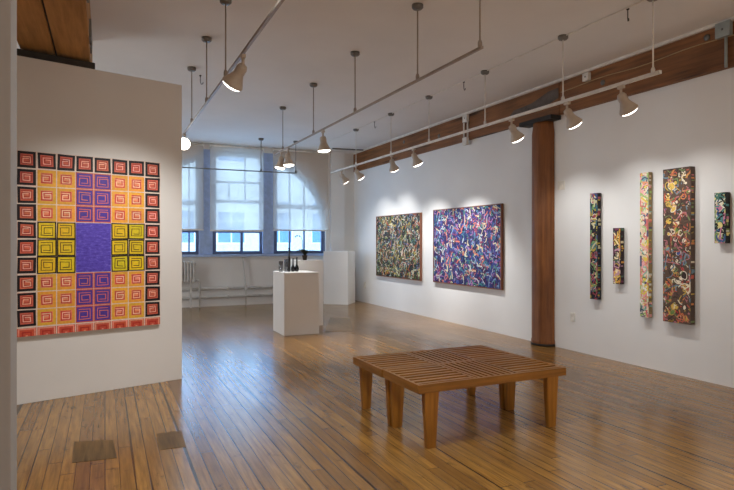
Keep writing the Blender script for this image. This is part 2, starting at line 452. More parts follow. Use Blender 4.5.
lb = thing('timber_beam', 'double orange timber beam overhead above the partition wall', 'beam'); lb['kind'] = 'structure'
boxobj('timber', (-.70, -.425, -5.9, 7.0, 3.20, CEIL - .004), 'beam_left', lb, .012)
boxobj('timber', (-.41, -.125, -5.9, 7.0, 3.20, CEIL - .004), 'beam_left', lb, .012)
boxobj('joint_strip', (-.43, -.405, -5.9, 6.95, 3.22, CEIL - .004), 'darkiron', lb)
boxobj('end_plate', (-.04, .70, -.02, .20, 3.115, 3.178), 'darkiron', lb, .01, P0 + Vector((-.06, .02, 0)), PA)
bm = NB()
for i in range(26):
    y = rng.uniform(1, 6); box(bm, -.125, -.125 + rng.uniform(.006, .02), y, y + rng.uniform(.05, .3), 3.20 + rng.uniform(0, .05), 3.28 + rng.uniform(0, .3))
obj('plaster_scraps', bm, 'grey_metal', lb)

# ------------------------------------------------------------------ track lighting
TZ = 2.955
def track(lab, p0, p1, rods, end_rods=(), m='white', rr=.017):
    """rail from p0 to p1 (x, y), hung on rods at the listed points"""
    p0 = Vector(p0); p1 = Vector(p1); d = (p1 - p0); ln = d.length; a = math.atan2(d.y, d.x)
    t = thing('lighting_track', lab, 'lighting track', (p0.x, p0.y, CEIL), a, 'hung lighting tracks')
    z = TZ - CEIL
    bm = NB(); box(bm, 0, ln, -rr, rr, z - rr * .9, z + rr * .9, .004); obj('rail', bm, m, t)
    for q in rods:
        q = Vector(q); u = (q - p0).dot(d) / ln
        bm = NB(); tube(bm, [(u, 0, z + .01), (u, 0, -.005)], .0072, 8); lathe(bm, [(.018, 0), (.018, .03), (.012, .05)], 10, Matrix.Translation((u, 0, z + .01)))
        rd = obj('rod', bm, m, t)
        bm = NB(); lathe(bm, [(.0, -.045), (.040, -.043), (.054, -.028), (.054, 0)], 16, Matrix.Translation((u, 0, 0)))
        obj('canopy', bm, 'canopy', rd)
    return t
XA, XB, XC = 4.47, 2.65, 1.0
yA = [onX(px, 100, XA).y for px in (653, 563, 485, 429, 391, 356)]
track('white lighting track along the timber beam, nearest the painting wall', (XA, 3.55), (XA, 11.7), [(XA, y) for y in yA])
track('lighting track over the middle of the floor, ending above the bench', (XB, 3.67), (XB, 9.65), [(XB, y) for y in (3.70, 4.68, 6.15, 7.62, 9.14)], m='putty_dark', rr=.012)
track('lighting track in front of the partition wall', (XC, 1.2), (XC, 8.7), [(XC, y) for y in (2.4, 5.3, 6.38, 7.55)], m='putty_dark', rr=.012)
track('dark cross track running right across the front of the windows', (-.6, 12.1), (3.82, 12.1), [(XC, 12.1), (3.03, 12.1), (3.80, 12.1)], m='grey_metal', rr=.013)
# ceiling wiring that feeds them
bm = NB(); tube(bm, [(XA, y, CEIL - .008) for y in (1.5, 4, 7, 10, 12)], .007, 6)
tag(obj('ceiling_cable', bm, 'white'), 'thin white cable on the ceiling linking the beam-side track mounts', 'cable')
bm = NB(); tube(bm, [(4.85, 12.6, CEIL - .02), (5.2, 12.57, CEIL - .02), (5.6, 12.5, CEIL - .02)], .016, 8)
tag(obj('ceiling_conduit', bm, 'grey_metal'), 'short grey conduit on the ceiling in the far corner', 'conduit')
for px, X_, lab in ((625.5, XA, 'dark wire hook on the ceiling nearest the timber beam end'), (462, XA, 'dark wire hook on the ceiling between the second and third beam-side rods'),
                (373, XA, 'dark wire hook on the ceiling above the far end of the beam-side track'), (198, 1.12, 'dark wire hook on the ceiling beyond the partition corner')):
    p = onX(px, 50, X_); bm = NB()
    tube(bm, [(0, 0, 0), (0, 0, -.05), (.0, .0, -.09), (.015, .01, -.115), (.035, .02, -.105), (.04, .025, -.08)], .005, 6)
    lathe(bm, [(.0, -.012), (.014, -.012), (.014, 0)], 10)
    tag(obj('ceiling_hook', bm, 'darkiron', None, (p.x + .03, p.y, CEIL)), lab, 'hook', 'ceiling hooks')

WARM = (1.0, .995, .975)
def make_lamp():
    t = thing('track_spotlight', 'x', 'spotlight', (0, 0, TZ), 0, 'track spotlights')
    bm = NB(); box(bm, -.017, .017, -.035, .035, -.045, -.0165, .004); lathe(bm, [(.012, -.10), (.012, -.045)], 10); lathe(bm, [(.0, -.118), (.017, -.108), (.017, -.092), (.0, -.085)], 10)
    obj('mount', bm, 'putty', t)
    bm = NB()   # bell pointing down -Z from the pivot
    prof = [(.0, .012), (.03, .010), (.038, -.004), (.040, -.075), (.044, -.09), (.056, -.125), (.074, -.165), (.082, -.185), (.086, -.19), (.086, -.205), (.080, -.205), (.078, -.187), (.050, -.12), (.03, -.1), (.0, -.1)]
    lathe(bm, prof, 28)
    for k in range(4): lathe(bm, [(.0405, -.018 - k * .015), (.0435, -.02 - k * .015), (.0435, -.024 - k * .015), (.0405, -.026 - k * .015)], 24, cap=False)
    s = obj('shade', bm, 'putty', t, (0, 0, -.105))
    bm = NB(); lathe(bm, [(.0, -.238), (.03, -.236), (.056, -.229), (.074, -.217), (.0795, -.204), (.0795, -.188), (.0, -.184)], 24)
    obj('lens', bm, 'lens', s)
    L_ = bpy.data.lights.new('bulb', 'SPOT'); L_.energy = 60; L_.spot_size = R(75); L_.spot_blend = .9; L_.shadow_soft_size = .05; L_.color = WARM
    lo = bpy.data.objects.new('bulb', L_); COL.objects.link(lo); lo.parent = s; lo.location = (0, 0, -.285)
    return t
lamp0 = make_lamp(); first = [True]
def place_lamp(x, y, target, lab, energy=60, spot=75):
    global lamp0
    if first[0]: t = lamp0; first[0] = False
    else:
        t = lamp0.copy(); COL.objects.link(t)
        for ch in lamp0.children:
            c = ch.copy(); COL.objects.link(c); c.parent = t
            for g in ch.children:
                d = g.copy(); COL.objects.link(d); d.parent = c
                if g.type == 'LIGHT': d.data = g.data.copy()
    t.location = (x, y, TZ); t['label'] = lab
    sh = [c for c in t.children if c.name.startswith('shade')][0]
    d = Vector(target) - Vector((x, y, TZ - .105))
    sh.scale = (1.04, 1.04, .86)
    sh.rotation_mode = 'QUATERNION'; sh.rotation_quaternion = d.to_track_quat('-Z', 'Y')
    for g in sh.children:
        if g.type == 'LIGHT': g.data.energy = energy; g.data.spot_size = R(spot)
yL = lambda px, X_: onX(px, 100, X_).y
A_ = [(621, (WX, 4.0, 1.3), 'white spotlight under the near end of the beam-side track'),
      (567, (WX, 4.7, 1.3), 'white spotlight hanging in front of the timber column'),
      (511.5, (WX, 5.7, 1.1), 'white spotlight just beyond the timber column, over the blue painting'),
      (413.5, (WX, 8.1, .6), 'white spotlight above the gap between the two large paintings'),
      (391.5, (WX, 9.6, .6), 'white spotlight above the left large painting, beside a track rod'),
      (356, (WX, 10.6, 1.4), 'white spotlight at the far corner end of the beam, second from the track tip'),
      (341.5, (WX, 11.6, 1.3), 'white spotlight at the far tip of the beam-side track')]
for px, tg, lab in A_: place_lamp(XA, yL(px, XA), tg, lab, {621: 33, 567: 38, 511.5: 45, 413.5: 170, 391.5: 150}.get(px, 60))
place_lamp(XB, yL(323, XB), (2.95, 7.35, 0), 'white bell spotlight hanging straight down alone from the middle track', 200, 48)
place_lamp(XB, yL(288, XB), (2.8, 8.7, 0), 'nearer white spotlight of the pair above the pedestals', 60)
place_lamp(XB, yL(281.5, XB), (2.3, 9.4, 0), 'farther white spotlight of the pair above the pedestals', 40)
place_lamp(XC, yL(243, XC), (.0, 6.1, .9), 'large near spotlight aimed at the grid painting', 120)
place_lamp(XC, yL(184.5, XC), (.4, 5.0, 1.4), 'glowing spotlight peeking out beside the partition edge', 30)

# electrical bits on the beam and walls
def jbox(name, lab, p, d, m, cat='junction box', conduit=None):
    t = thing(name, lab, cat, p)
    bm = NB(); box(bm, -.05, .0, -d / 2, d / 2, -d / 2, d / 2, .006); obj('housing', bm, m, t)
    bm = NB(); lathe(bm, [(.0, .052), (.012, .052), (.012, .04)], 8, Matrix.Rotation(R(-90), 4, 'Y')); obj('screw', bm, 'grey_metal', t)
    if conduit:
        bm = NB()
        for yy, z0, z1, r in conduit: tube(bm, [(-.02, yy, z0), (-.02, yy, z1)], r, 8)
        obj('conduit', bm, m, t)
    return t
p = onX(588, 71, 5.63); jbox('junction_box', 'small white box on the timber beam above the column spotlight', (5.63, p.y, CEIL - .10), .10, 'white')
p = onX(726, 22, 5.63); jbox('junction_box', 'grey box with a pale downpipe on the beam near the picture edge', (5.62, p.y, CEIL - .10), .15, 'grey_box', conduit=[(-.02, -.38, -.07, .014)])
p = onX(467, 107, 5.63); jb = jbox('junction_box', 'white box with twin conduits crossing the beam over the blue painting', (5.63, p.y, CEIL - .10), .13, 'white', conduit=[(.06, -.325, -.05, .016), (-.05, -.325, -.05, .016)])
boxobj('lower_box', (-.055, -.004, -.065, .065, -.455, -.325), 'white', jb, .006)
def plate(name, lab, cat, p, w, h, holes):
    t = thing(name, lab, cat, p)
    bm = NB(); box(bm, -.012, .0, -w / 2, w / 2, -h / 2, h / 2, .004); obj('cover', bm, 'cream', t)
    for z in holes:
        bm = NB(); box(bm, -.016, -.01, -w * .25, w * .25, z - .018, z + .018, .002); obj('socket', bm, 'cream', t)
p = onX(561.5, 185.5, WX); plate('wall_switch', 'cream switch plate on the wall beside the timber column', 'switch', (WX, p.y, p.z), .13, .12, (0,))
p = onX(573, 317, WX); plate('wall_outlet', 'white outlet low on the wall between column and thin totem paintings', 'outlet', (WX, p.y, p.z), .075, .12, (-.03, .03))
p = onX(365, 285, WX); plate('wall_outlet', 'white outlet low in the far corner beside the left large painting', 'outlet', (WX, p.y, p.z), .12, .16, (-.04, .04))

# ------------------------------------------------------------------ paintings
def pigface(bm, lay, pts, c, y):
    try: f = bm.faces.new([bm.verts.new((px, y, pz)) for px, pz in pts])
    except ValueError: return
    for lp in f.loops: lp[lay] = c
    if f.calc_area() > 0 and f.normal.y > 0: f.normal_flip()
def ribbon(bm, lay, pts, w, c, y, closed=False):
    n = len(pts)
    if n < 2: return
    L_, R_ = [], []
    for i, p in enumerate(pts):
        a = pts[(i - 1) % n] if (closed or i > 0) else p
        b = pts[(i + 1) % n] if (closed or i < n - 1) else p
        dx, dz = b[0] - a[0], b[1] - a[1]; l = math.hypot(dx, dz) or 1
        nx, nz = -dz / l * w / 2, dx / l * w / 2
        L_.append(bm.verts.new((p[0] + nx, y, p[1] + nz))); R_.append(bm.verts.new((p[0] - nx, y, p[1] - nz)))
    for i in range(n if closed else n - 1):
        j = (i + 1) % n
        try: f = bm.faces.new((L_[i], R_[i], R_[j], L_[j]))
        except ValueError: continue
        for lp in f.loops: lp[lay] = c
def slab(bm, lay, w, h, d, c, side=None, x0=None, z0=0):
    """canvas body: front at y=-d, back at y=0"""
    xa = -w / 2 if x0 is None else x0; xb = xa + w
    r = bmesh.ops.create_cube(bm, size=1)
    for v in r['verts']: v.co = Vector((xa + (v.co.x + .5) * w, -d + (v.co.y + .5) * d, z0 + (v.co.z + .5) * h))
    for f in {f for v in r['verts'] for f in v.link_faces}:
        cc = c if abs(f.calc_center_median().y + d) < 1e-5 else (side or c)
        for lp in f.loops: lp[lay] = cc
def doodle(bm, lay, rng, x0, x1, z0, z1, y, n, pal, seg, wid, kmax=5, ortho=.6):
    cl = lambda p, m: (min(max(p[0], x0 + m), x1 - m), min(max(p[1], z0 + m), z1 - m))
    for i in range(n):
        c = lin(rng.choice(pal)) + (1,)
        k = rng.random() ** .0 and rng.randint(2, kmax)
        p = (rng.uniform(x0, x1), rng.uniform(z0, z1)); a = rng.choice((0, 90, 45, 135, 90)) if rng.random() < ortho else rng.uniform(0, 360)
        w = wid * rng.uniform(.6, 1.35)
        pts = [cl(p, w / 2)]
        turn = rng.choice((-1, 1)) * rng.choice((0, 20, 45, 70, 90))
        for _ in range(k - 1):
            l = seg * rng.uniform(.5, 1.4)
            p = cl((p[0] + l * math.cos(R(a)), p[1] + l * math.sin(R(a))), w / 2)
            if math.hypot(p[0] - pts[-1][0], p[1] - pts[-1][1]) > w * .3: pts.append(p)
            a += turn + rng.uniform(-15, 15)
        ribbon(bm, lay, pts, w, c, y - i * 2e-6)
    return y - n * 2e-6
def rings_(bm, lay, rng, x0, x1, z0, z1, y, n, pal, size, inks):
    for i in range(n):
        r = size * rng.uniform(.5, 1.2); m = r * 1.25
        if x1 - x0 < 2.2 * m: r = (x1 - x0) / 3; m = r * 1.25
        cx, cz = rng.uniform(x0 + m, x1 - m), rng.uniform(z0 + m, z1 - m); asp = rng.uniform(.45, 1.2); ro = rng.uniform(0, 3)
        k = 12
        P = [(cx + r * rng.uniform(.8, 1.1) * (math.cos(t) * math.cos(ro) - asp * math.sin(t) * math.sin(ro)), cz + r * rng.uniform(.8, 1.1) * (math.cos(t) * math.sin(ro) + asp * math.sin(t) * math.cos(ro))) for t in [2 * math.pi * j / k for j in range(k)]]
        pigface(bm, lay, P, lin(rng.choice(pal)) + (1,), y - i * 8e-6)
        ribbon(bm, lay, P, r * .22, lin(rng.choice(inks)) + (1,), y - i * 8e-6 - 4e-6, True)
    return y - n * 8e-6

def wall_painting(name, lab, cat, pts_px, depth, group, builder, frame=None):
    (xa, ya, xb, yb, yc, yd) = pts_px    # left px, left top y, right px, right top y, right bottom y, left bottom y
    front = WX - depth - .01
    a, b = onX(xa, ya, front), onX(xb, yb, front); c, d = onX(xb, yc, front), onX(xa, yd, front)
    w = a.y - b.y; z1 = (a.z + b.z) / 2; z0 = (c.z + d.z) / 2; h = z1 - z0
    t = thing(name, lab, cat, (WX - .01, (a.y + b.y) / 2, z0), R(-90), group)
    builder(t, w, h, depth)
    return t
MULTI = [(236, 226, 190), (224, 190, 60), (206, 70, 50), (60, 130, 120), (70, 90, 160), (230, 140, 60), (220, 130, 140), (90, 150, 80), (30, 28, 30), (240, 236, 224), (130, 180, 190)]
def big(ground, pal, seed, mid):
    def f(t, w, h, d):
        rng = random.Random(seed); fr = .014
        bm = NB()
        box(bm, -w / 2, -w / 2 + fr, -d, 0, 0, h); box(bm, w / 2 - fr, w / 2, -d, 0, 0, h)
        box(bm, -w / 2 + fr, w / 2 - fr, -d, 0, 0, fr); box(bm, -w / 2 + fr, w / 2 - fr, -d, 0, h - fr, h)
        obj('frame', bm, 'frame_red', t)
        for s in (0, 1):
            bm = NB(); lay = bm.loops.layers.float_color.new('pigment')
            ww = w / 2 - fr - .004; x0 = -w / 2 + fr if s == 0 else .004
            slab(bm, lay, ww, h - 2 * fr, d - .008, lin(ground) + (1,), None, x0, fr)
            y = -(d - .008) - .0006
            y = doodle(bm, lay, rng, x0, x0 + ww, fr, h - fr, y, 420, mid, .10, .032, 4)
            y = doodle(bm, lay, rng, x0, x0 + ww, fr, h - fr, y, 620, pal, .055, .019, 4)
            obj('canvas', bm, 'pigment', t, fix=False)
    return f
G1 = [(214, 206, 160), (120, 140, 70), (186, 160, 60), (176, 92, 50), (70, 120, 110), (160, 178, 170), (40, 60, 50), (226, 220, 196), (120, 60, 50), (86, 104, 140), (24, 26, 26), (24, 26, 26), (206, 150, 130)]
G1m = [(30, 34, 34), (60, 74, 56), (78, 60, 44), (34, 48, 58), (92, 86, 50), (26, 24, 28)]
G2 = [(196, 204, 206), (120, 150, 190), (58, 66, 140), (150, 60, 90), (220, 206, 160), (60, 130, 140), (44, 40, 96), (36, 34, 80), (170, 120, 170), (90, 150, 120), (214, 120, 90), (70, 84, 160), (30, 30, 60)]
G2m = [(40, 42, 104), (56, 60, 130), (70, 50, 104), (34, 34, 74), (44, 74, 116), (90, 40, 80)]
wall_painting('painting', 'darker green and yellow abstract painting, farther of the two large framed ones', 'painting', (376, 217, 420, 212, 281.5, 275), .045, 'large framed abstract paintings', big((28, 30, 32), G1, 11, G1m))
wall_painting('painting', 'large blue and purple abstract painting beside the timber column', 'painting', (433, 210, 501, 203.5, 290, 282), .045, 'large framed abstract paintings', big((34, 36, 86), G2, 12, G2m))
def totem(ground, side, pal, seed, n, seg, wid, blobs=0, bpal=None, inks=((20, 18, 18),), bs=.05, kmax=5):
    def f(t, w, h, d):
        rng = random.Random(seed)
        bm = NB(); lay = bm.loops.layers.float_color.new('pigment')
        slab(bm, lay, w, h, d, lin(ground) + (1,), lin(side) + (1,))
        y = -d - .0006
        y = doodle(bm, lay, rng, -w / 2, w / 2, 0, h, y, n // 2, pal, seg * 1.3, wid * 1.2, 4, .3)
        if blobs: y = rings_(bm, lay, rng, -w / 2, w / 2, 0, h, y, blobs, bpal or pal, bs, inks)
        y = doodle(bm, lay, rng, -w / 2, w / 2, 0, h, y, n // 2, pal, seg, wid, kmax, .3)
        # painted strokes carried round the side edge that faces the viewer
        for i in range(int(h / .035)):
            z = rng.uniform(.01, h - .03); y0 = -d + rng.uniform(0, d * .3); y1 = -rng.uniform(0, d * .5); hh = rng.uniform(.008, .03)
            for sx in (-1, 1):
                x = sx * (w / 2 + .0006 + i * 1e-5)
                fc = bm.faces.new([bm.verts.new((x, yy, zz)) for yy, zz in ((y0, z), (y1, z), (y1, z + hh), (y0, z + hh))])
                cc = lin(rng.choice(pal)) + (1,)
                for lp in fc.loops: lp[lay] = cc
        obj('panel', bm, 'pigment', t, fix=False)
        bm = NB(); box(bm, -w * .3, w * .3, 0, .01, h * .2, h * .8); obj('hanger', bm, 'darkiron', t)
    return f
GT = 'narrow vertical totem paintings'
wall_painting('totem_painting', 'tall narrow dark blue totem painting nearest the timber column', 'painting', (590, 193.5, 597.5, 193, 300.5, 298), .06, GT,
              totem((26, 28, 44), (26, 24, 34), [(196, 190, 150), (60, 110, 120), (150, 60, 70), (180, 160, 60), (60, 80, 130), (20, 20, 24), (20, 20, 24), (110, 150, 90), (180, 100, 110)], 21, 130, .05, .017, 14, None, ((18, 18, 22), (220, 214, 190)), .045))
wall_painting('totem_painting', 'short narrow maroon totem painting hung beside the tall pale one', 'painting', (613, 228, 620.5, 228, 285, 283), .06, GT,
              totem((54, 34, 40), (44, 28, 34), [(224, 196, 90), (196, 150, 170), (120, 60, 90), (220, 160, 70), (60, 40, 50), (236, 220, 180), (80, 110, 90)], 22, 80, .05, .017, 8, None, ((24, 18, 20), (240, 200, 80)), .045))
wall_painting('totem_painting', 'very tall slim totem painting in pale pink, white and yellow', 'painting', (640, 173, 648.5, 172, 318.5, 316), .06, GT,
              totem((226, 214, 180), (150, 130, 90), [(236, 226, 200), (240, 180, 180), (236, 210, 90), (150, 196, 180), (240, 240, 230), (220, 120, 120), (244, 220, 190), (90, 90, 120), (240, 160, 120), (170, 200, 120)], 23, 210, .05, .019, 20, [(244, 230, 210), (240, 170, 180), (240, 220, 100), (120, 180, 190)], ((236, 230, 214), (60, 56, 60), (230, 120, 110)), .05))
wall_painting('totem_painting', 'widest dark brown totem painting covered in colourful curling marks', 'painting', (663, 169, 690.5, 167, 325, 321), .07, GT,
              totem((96, 76, 64), (82, 66, 56), [(196, 96, 76), (206, 172, 84), (230, 220, 194), (120, 140, 90), (190, 120, 126), (110, 140, 154), (92, 72, 60), (92, 72, 60), (84, 66, 56), (70, 54, 46), (214, 140, 80), (76, 62, 60)], 24, 460, .036, .0115, 46, [(206, 90, 70), (226, 190, 90), (120, 160, 170), (180, 60, 60), (236, 224, 200), (110, 140, 70), (70, 90, 150), (60, 44, 38)], ((236, 226, 204), (40, 32, 30), (206, 160, 80), (190, 96, 86)), .034, 6))
wall_painting('totem_painting', 'shortest dark teal totem painting, last along the wall past the brown one', 'painting', (714.5, 193, 725.5, 192, 244.5, 242), .07, GT,
              totem((34, 40, 40), (26, 28, 28), [(90, 150, 150), (226, 216, 140), (60, 90, 140), (206, 130, 160), (120, 150, 80), (24, 24, 26), (24, 24, 26), (226, 226, 210), (70, 120, 110)], 25, 90, .045, .016, 10, None, ((20, 20, 22), (220, 214, 180)), .045))

# grid painting on the partition
off = .045
q0 = P0 + pn * off
TL, TR = onP(16.5, 151, q0, pn), onP(160.5, 161.5, q0, pn); BR, BL = onP(160.5, 325.5, q0, pn), onP(16.5, 336, q0, pn)
ua = (TL - P0).dot(pd); ub = (TR - P0).dot(pd)
w = ub - ua; zt1 = (TL.z + TR.z) / 2; zb1 = (BL.z + BR.z) / 2; h = zt1 - zb1
gp = thing('grid_painting', 'big square-grid painting of red, yellow and purple spirals on the partition', 'painting', P0 + pd * (ua + ub) / 2 + Vector((0, 0, zb1)), PA)
bm = NB(); lay = bm.loops.layers.float_color.new('pigment')
rng = random.Random(7)
lc = lambda *c: tuple(v * rng.uniform(.9, 1.1) for v in lin(c)) + (1,)
slab(bm, lay, w, h, .04, lin((226, 206, 190)) + (1,), lin((170, 150, 130)) + (1,))
cw = w / 8; rh = h / 10.52
yf = -.04
def rect_strip(x0, x1, z0, z1, wd, c, y, jit=.003):
    """a hand painted frame of four strokes"""
    j = lambda: rng.uniform(-jit, jit)
    P = [(x0 + wd / 2 + j(), z0 + wd / 2 + j()), (x1 - wd / 2 + j(), z0 + wd / 2 + j()), (x1 - wd / 2 + j(), z1 - wd / 2 + j()), (x0 + wd / 2 + j(), z1 - wd / 2 + j())]
    for i in range(4):
        a, b = P[i], P[(i + 1) % 4]; dx, dz = b[0] - a[0], b[1] - a[1]; l = math.hypot(dx, dz)
        a = (a[0] - dx / l * wd * .5, a[1] - dz / l * wd * .5); b = (b[0] + dx / l * wd * .5, b[1] + dz / l * wd * .5)
        ribbon(bm, lay, [a, b], wd * rng.uniform(.9, 1.15), c, y - i * 1e-5)
def spiral(x0, x1, z0, z1, step, wd, c, y, start):
    """square spiral inwards"""
    pts = []; x0 += step * .5; x1 -= step * .5; z0 += step * .5; z1 -= step * .5
    cyc = [(x0, z1), (x1, z1), (x1, z0), (x0, z0)]
    k = 0; pts = [(x0, z1)]
    while x1 - x0 > step * .5 and z1 - z0 > step * .5 and k < 24:
        s = k % 4
        if s == 0: pts.append((x1, z1)); z1 -= step
        elif s == 1: pts.append((x1, z0)); x1 -= step
        elif s == 2: pts.append((x0, z0)); z0 += step
        else: pts.append((x0, z1)); x0 += step
        k += 1
    j = lambda v: v + rng.uniform(-.003, .003)
    pts = [(j(a), j(b)) for a, b in pts]
    if start % 2: cx_ = (min(p[0] for p in pts) + max(p[0] for p in pts)) / 2; pts = [(2 * cx_ - a, b) for a, b in pts]
    for i, (a, b) in enumerate(zip(pts, pts[1:])):
        dx, dz = b[0] - a[0], b[1] - a[1]; l = math.hypot(dx, dz) or 1
        e_ = wd * .5
        ribbon(bm, lay, [(a[0] - dx / l * e_, a[1] - dz / l * e_), (b[0] + dx / l * e_, b[1] + dz / l * e_)], wd * rng.uniform(.8, 1.2), c, y - i * 8e-6)
for r_ in range(11):
    for c_ in range(8):
        x0 = -w / 2 + c_ * cw; x1 = x0 + cw
        z1 = h - r_ * rh; z0 = max(0, z1 - rh)
        inner = 1 <= c_ <= 6
        if 4 <= r_ <= 6 and c_ in (3, 4): continue
        full = z0 > 0 or r_ < 10
        g = .008
        def fill(m, c, y): pigface(bm, lay, [(x0 + m, z0 + m), (x1 - m, z0 + m), (x1 - m, z1 - m), (x0 + m, z1 - m)], c, y)
        if r_ == 10:
            pigface(bm, lay, [(x0 + g * .5, z0), (x1 - g * .5, z0), (x1 - g * .5, z1 - g), (x0 + g * .5, z1 - g)], lc(198, 82, 58), yf - .0005)
            zlow = z1 - rh
            for k in range(3):
                m = .016 + k * .03
                cc = lc(*((232, 150, 126), (176, 48, 34))[k % 2])
                ribbon(bm, lay, [(x0 + m, z0), (x0 + m, z1 - m)], .012, cc, yf - .001 - k * 1e-5)
                ribbon(bm, lay, [(x0 + m - .006, z1 - m), (x1 - m + .006, z1 - m)], .012, cc, yf - .00103 - k * 1e-5)
                ribbon(bm, lay, [(x1 - m, z1 - m), (x1 - m, z0)], .012, cc, yf - .00106 - k * 1e-5)
        elif r_ == 0 or not inner:
            fill(g, lc(212, 104, 80), yf - .0005)
            m = .026
            spiral(x0 + m + .008, x1 - m - .008, z0 + m + .008, z1 - m - .008, .0170, .0075, lc(176, 58, 46), yf - .0010, c_ + r_)
            spiral(x0 + m + .0165, x1 - m - .0165, z0 + m + .0165, z1 - m - .0165, .0170, .0065, lc(244, 186, 166), yf - .0014, c_ + r_)
            rect_strip(x0 + g * .9, x1 - g * .9, z0 + g * .9, z1 - g * .9, .021, lc(30, 20, 24), yf - .0018)
        elif c_ in (3, 4):
            fill(g * .2, lc(198, 92, 70), yf - .0005)
            fill(g * 1.4, lc(80, 56, 150), yf - .0008)
            spiral(x0 + .022, x1 - .022, z0 + .022, z1 - .022, .0215, .0070, lc(220, 116, 96), yf - .0012, c_ + r_)
        elif 4 <= r_ <= 6:
            fill(g * .3, lc(226, 192, 30), yf - .0005)
            spiral(x0 + .022, x1 - .022, z0 + .022, z1 - .022, .0215, .0068, lc(76, 60, 14), yf - .0010, c_ + r_)
            rect_strip(x0 + .001, x1 - .001, z0 + .001, z1 - .001, .011, lc(48, 38, 14), yf - .0014)
        else:
            fill(g * .5, lc(232, 166, 58), yf - .0005)
            m = .030
            pigface(bm, lay, [(x0 + m, z0 + m), (x1 - m, z0 + m), (x1 - m, z1 - m), (x0 + m, z1 - m)], lc(228, 138, 100), yf - .0008)
            spiral(x0 + m, x1 - m, z0 + m, z1 - m, .0190, .0095, lc(206, 72, 56), yf - .0012, c_ + r_)
            spiral(x0 + m + .0095, x1 - m - .0095, z0 + m + .0095, z1 - m - .0095, .0190, .0065, lc(248, 206, 176), yf - .0016, c_ + r_)
cv = obj('canvas', bm, 'pigment', gp, fix=False)
bm = NB(); zz1 = h - 4 * rh; zz0 = h - 7 * rh
box(bm, -cw + .004, cw - .004, -.0425, -.039, zz0 + .004, zz1 - .004); obj('centre_panel', bm, 'purple', gp)['label'] = 'plain brushed purple rectangle'

# ------------------------------------------------------------------ the slatted benches
BL_, BD_, BH_ = 1.352, .553, .455
def make_bench():
    t = thing('slatted_bench', 'x', 'bench', (0, 0, 0), 0, 'slatted wooden benches')
    ap = .062; th = .024
    for y in (0, BD_ - th): boxobj('apron', (0, BL_, y, y + th, BH_ - ap, BH_), 'bench', t, .003)
    x1, x2 = BL_ * .365, BL_ * .655
    for x in (th / 2, BL_ - th / 2): boxobj('end_rail', (x - th / 2, x + th / 2, th, BD_ - th, BH_ - ap, BH_), 'bench_cross', t, .003)
    for x in (x1, x2): boxobj('cross_rail', (x - .013, x + .013, th, BD_ - th, BH_ - ap * .8, BH_), 'bench_cross', t, .002)
    # slats: lengthwise in the two end fields, crosswise in the middle one
    n = 7; pitch = (BD_ - 2 * th) / n
    for xa, xb in ((th, x1 - .013), (x2 + .013, BL_ - th)):
        for k in range(n):
            y = th + pitch * (k + .5)
            bm = NB(); box(bm, xa - .002, xb + .002, y - pitch * .27, y + pitch * .27, BH_ - .024, BH_ - .001, .002); obj('slat', bm, 'bench', t)
    n = 7; pitch = (x2 - x1 - .026) / n
    for k in range(n):
        x = x1 + .013 + pitch * (k + .5)
        bm = NB(); box(bm, x - pitch * .27, x + pitch * .27, th - .002, BD_ - th + .002, BH_ - .024, BH_ - .001, .002); obj('slat', bm, 'bench_cross', t)
    for x in (.112, BL_ - .135):
        for y, s in ((.028, 1), (BD_ - .028, -1)):
            bm = NB(); frustum(bm, (x, y, 0), .072, .042, (x, y, BH_ - .026), .122, .052, .003); obj('leg', bm, 'bench_leg', t)
    return t
b0 = make_bench()
bo = onZ(418.5, 385.6, BH_)
b0.location = (bo.x, bo.y, 0); b0.rotation_euler.z = R(.7); b0['label'] = 'nearer slatted wooden bench of the pair pushed together on the floor'
b1 = b0.copy(); COL.objects.link(b1)
for ch in b0.children:
    c = ch.copy(); COL.objects.link(c); c.parent = b1
b1.location = Vector((bo.x, bo.y, 0)) + Matrix.Rotation(R(.7), 3, 'Z') @ Vector((-.006, BD_ + .004, 0))
b1['label'] = 'farther slatted wooden bench of the pair, on the window side'

# ------------------------------------------------------------------ pedestals and what stands on them
def pedestal(x0, x1, y0, y1, z, lab, rot=0):
    t = thing('pedestal', lab, 'pedestal', ((x0 + x1) / 2, (y0 + y1) / 2, 0), rot, 'white display pedestals')
    w, d = (x1 - x0) / 2, (y1 - y0) / 2
    bm = NB(); box(bm, -w, w, -d, d, 0, z - .03, .004); obj('body', bm, 'pedestal', t)
    bm = NB(); box(bm, -w, w, -d, d, z - .03, z, .004); obj('top', bm, 'pedestal', t)
pedestal(2.515, 3.085, 8.60, 9.24, .972, 'white pedestal out on the floor holding dark bottles')
pedestal(2.96, 3.455, 9.42, 9.90, 1.135, 'white pedestal half hidden behind the one holding bottles')
pedestal(5.057 - .3, 5.057 + .3, 12.665 - .29, 12.665 + .29, 1.235, 'large white pedestal standing in the far corner by the window', R(-40))
PZ = .972
def glass_vase(px, r, hh, lab):
    p = onY(px, 270.3, 9.02); bm = NB()
    lathe(bm, [(.0, .004), (r * .8, .004), (r * .85, .0), (r, hh), (r * .92, hh), (r * .78, .02), (.0, .02)], 18, cap=False)
    t = tag(obj('glass_vase', bm, 'smoky', None, (p.x, p.y, PZ)), lab, 'vase', 'glass vases')
glass_vase(280.8, .036, .17, 'smoky glass vase at the outer left end of the bottle pedestal')
glass_vase(286.2, .034, .20, 'smoky glass vase touching the tall black bottle')
